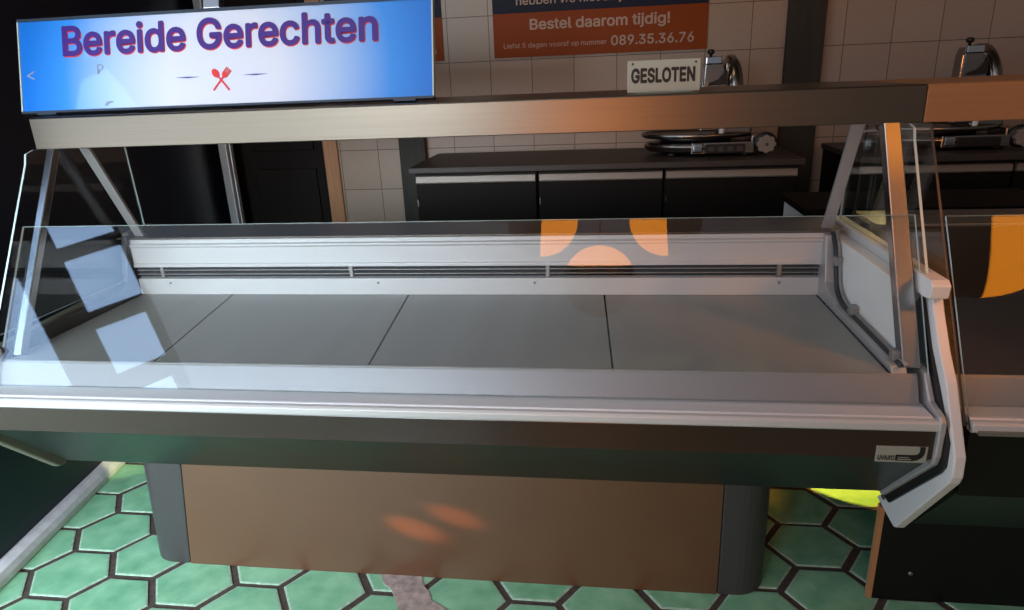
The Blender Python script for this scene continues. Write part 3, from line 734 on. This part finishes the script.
    for k in range(32):
        t = 2 * math.pi * k / 32; rr = 0.039 + 0.0035 * math.cos(8 * t); pr_.append((0.517 + rr * math.cos(t), 0.052 + rr * math.sin(t)))
    prism_y(bm, pr_, 0.002, 0.027); dk = add('dial_knob', bm, 'handle', bevel=0.003)
    bm = NB(); lathe(bm, [(0.006, 0.002), (0.006, -0.001), (0.003, -0.002)], (0.517, 0, 0.052), 'y', 12); add('dial_screw', bm, 'leg', dk, smooth=True)
    bm = NB(); box(bm, 0.46, 0.52, 0.05, 0.2, 0.03, 0.09); add('dial_arm', bm, 'chrome_dull', bevel=0.006)
    return r
sl = make_slicer((1.42, 1.10, WT + 0.001), 'chrome meat slicer with pale dial knob behind the small white sign')
dup(sl, (2.45, 1.10, WT + 0.001), 'chrome meat slicer at the right, above the tan end of the steel shelf')

# ------------------------------------------------------------------ the daylit window behind the camera (seen in the glass)
E1 = Vector((0.716, -0.189, 0.667)).normalized()
E2 = Vector((0.28, -0.77, -0.565)); E2 = (E2 - E1 * E2.dot(E1)).normalized()
WN = E1.cross(E2).normalized()
if WN.x < 0: WN = -WN
A0 = Vector((-1.815, -1.768, 2.267))
def slab(bm, u0, u1, v0, v1, d0, d1):
    P = []
    for d in (d0, d1):
        for u, v in ((u0, v0), (u1, v0), (u1, v1), (u0, v1)): P.append(A0 + E1 * u + E2 * v + WN * d)
    hexa(bm, P)
bm = NB(); slab(bm, -0.85, 0.33, -0.62, 1.25, -0.06, -0.012)
wf = struct(obj('window_1', bm, 'frame_dark'))
for u0, u1, v0, v1 in ((0, 0.302, -0.42, -0.085), (0, 0.302, 0, 0.307), (-0.005, 0.27, 0.417, 0.70), (0.0, 0.25, 0.835, 1.08), (-0.66, -0.235, 0.0, 0.66)):
    bm = NB(); slab(bm, u0, u1, v0, v1, -0.011, 0.0); obj('pane', bm, 'sky_pane', wf)

# ------------------------------------------------------------------ orange half-shaded globe lamps above the customer side
def lamp(c, r, lit, label, off=0.0, glow='lamp_glow', stand=False):
    L = thing('added_glow_globe' if stand else 'pendant_lamp', label, 'lamp', (c[0], c[1], 0) if stand else c, None if stand else 'orange globe lamps over the customer side')
    c = Vector(c); lit = Vector(lit).normalized()
    prof = [(max(0.02, r * math.sin(math.pi * k / 24)), -r * math.cos(math.pi * k / 24)) for k in range(25)]
    for nm, m, sgn_ in (('glowing_shade', glow, 1), ('metal_shade', 'leg', -1)):
        bm = NB(); lathe(bm, prof, c, 'z', 48)
        bmesh.ops.bisect_plane(bm, geom=bm.verts[:] + bm.edges[:] + bm.faces[:], plane_co=c + lit * off * r, plane_no=lit * sgn_, clear_inner=True)
        obj(nm, bm, m, L, smooth=True)
    if stand:
        bm = NB(); lathe(bm, [(0.16, 0.0), (0.16, 0.015), (0.02, 0.03)], (c.x, c.y, 0), 'z', 32); obj('base', bm, 'leg', L, smooth=True)
        bm = NB(); tube(bm, [(c.x, c.y, 0.02), (c.x, c.y, c.z - r + 0.02)], 0.012, 12); obj('pole', bm, 'leg', L, smooth=True)
        return
    bm = NB(); lathe(bm, [(0.03, r - 0.01), (0.03, r + 0.05), (0.012, r + 0.07)], c, 'z', 20); obj('cap', bm, 'leg', L, smooth=True)
    bm = NB(); tube(bm, [c + Vector((0, 0, r + 0.06)), Vector((c.x, c.y, 2.95))], 0.004, 8); obj('cord', bm, 'gasket', L)
lamp((0.95, -1.44, 2.2), 0.165, (1, -0.1, 0), 'orange globe lamp above the customer side, left of the pair')
lamp((1.52, -1.44, 2.2), 0.165, (-1, -0.1, 0), 'orange globe lamp above the customer side, right of the pair')
lamp((1.215, -1.86, 2.2), 0.185, (0, 1, 1), 'orange globe lamp nearest the viewer', 0.45)
lamp((2.79, -1.31, 2.2), 0.345, (0.88, 0.235, -0.2), 'large orange globe lamp mirrored in the right-hand counter glass', 0.0)
lamp((1.10, -3.2, 1.10), 0.28, (0, 1, 0), 'orange globe on a stand added behind the viewer for the glow in the steel shelf', -0.4, 'lamp_glow_strong', True)  # unseen globe, added to give the steel shelf its orange glow
lamp((2.25, -0.80, 1.92), 0.12, (-0.5, 0.5, -0.7), 'small orange globe lamp mirrored in the right front post', -0.5, 'lamp_glow_dim')
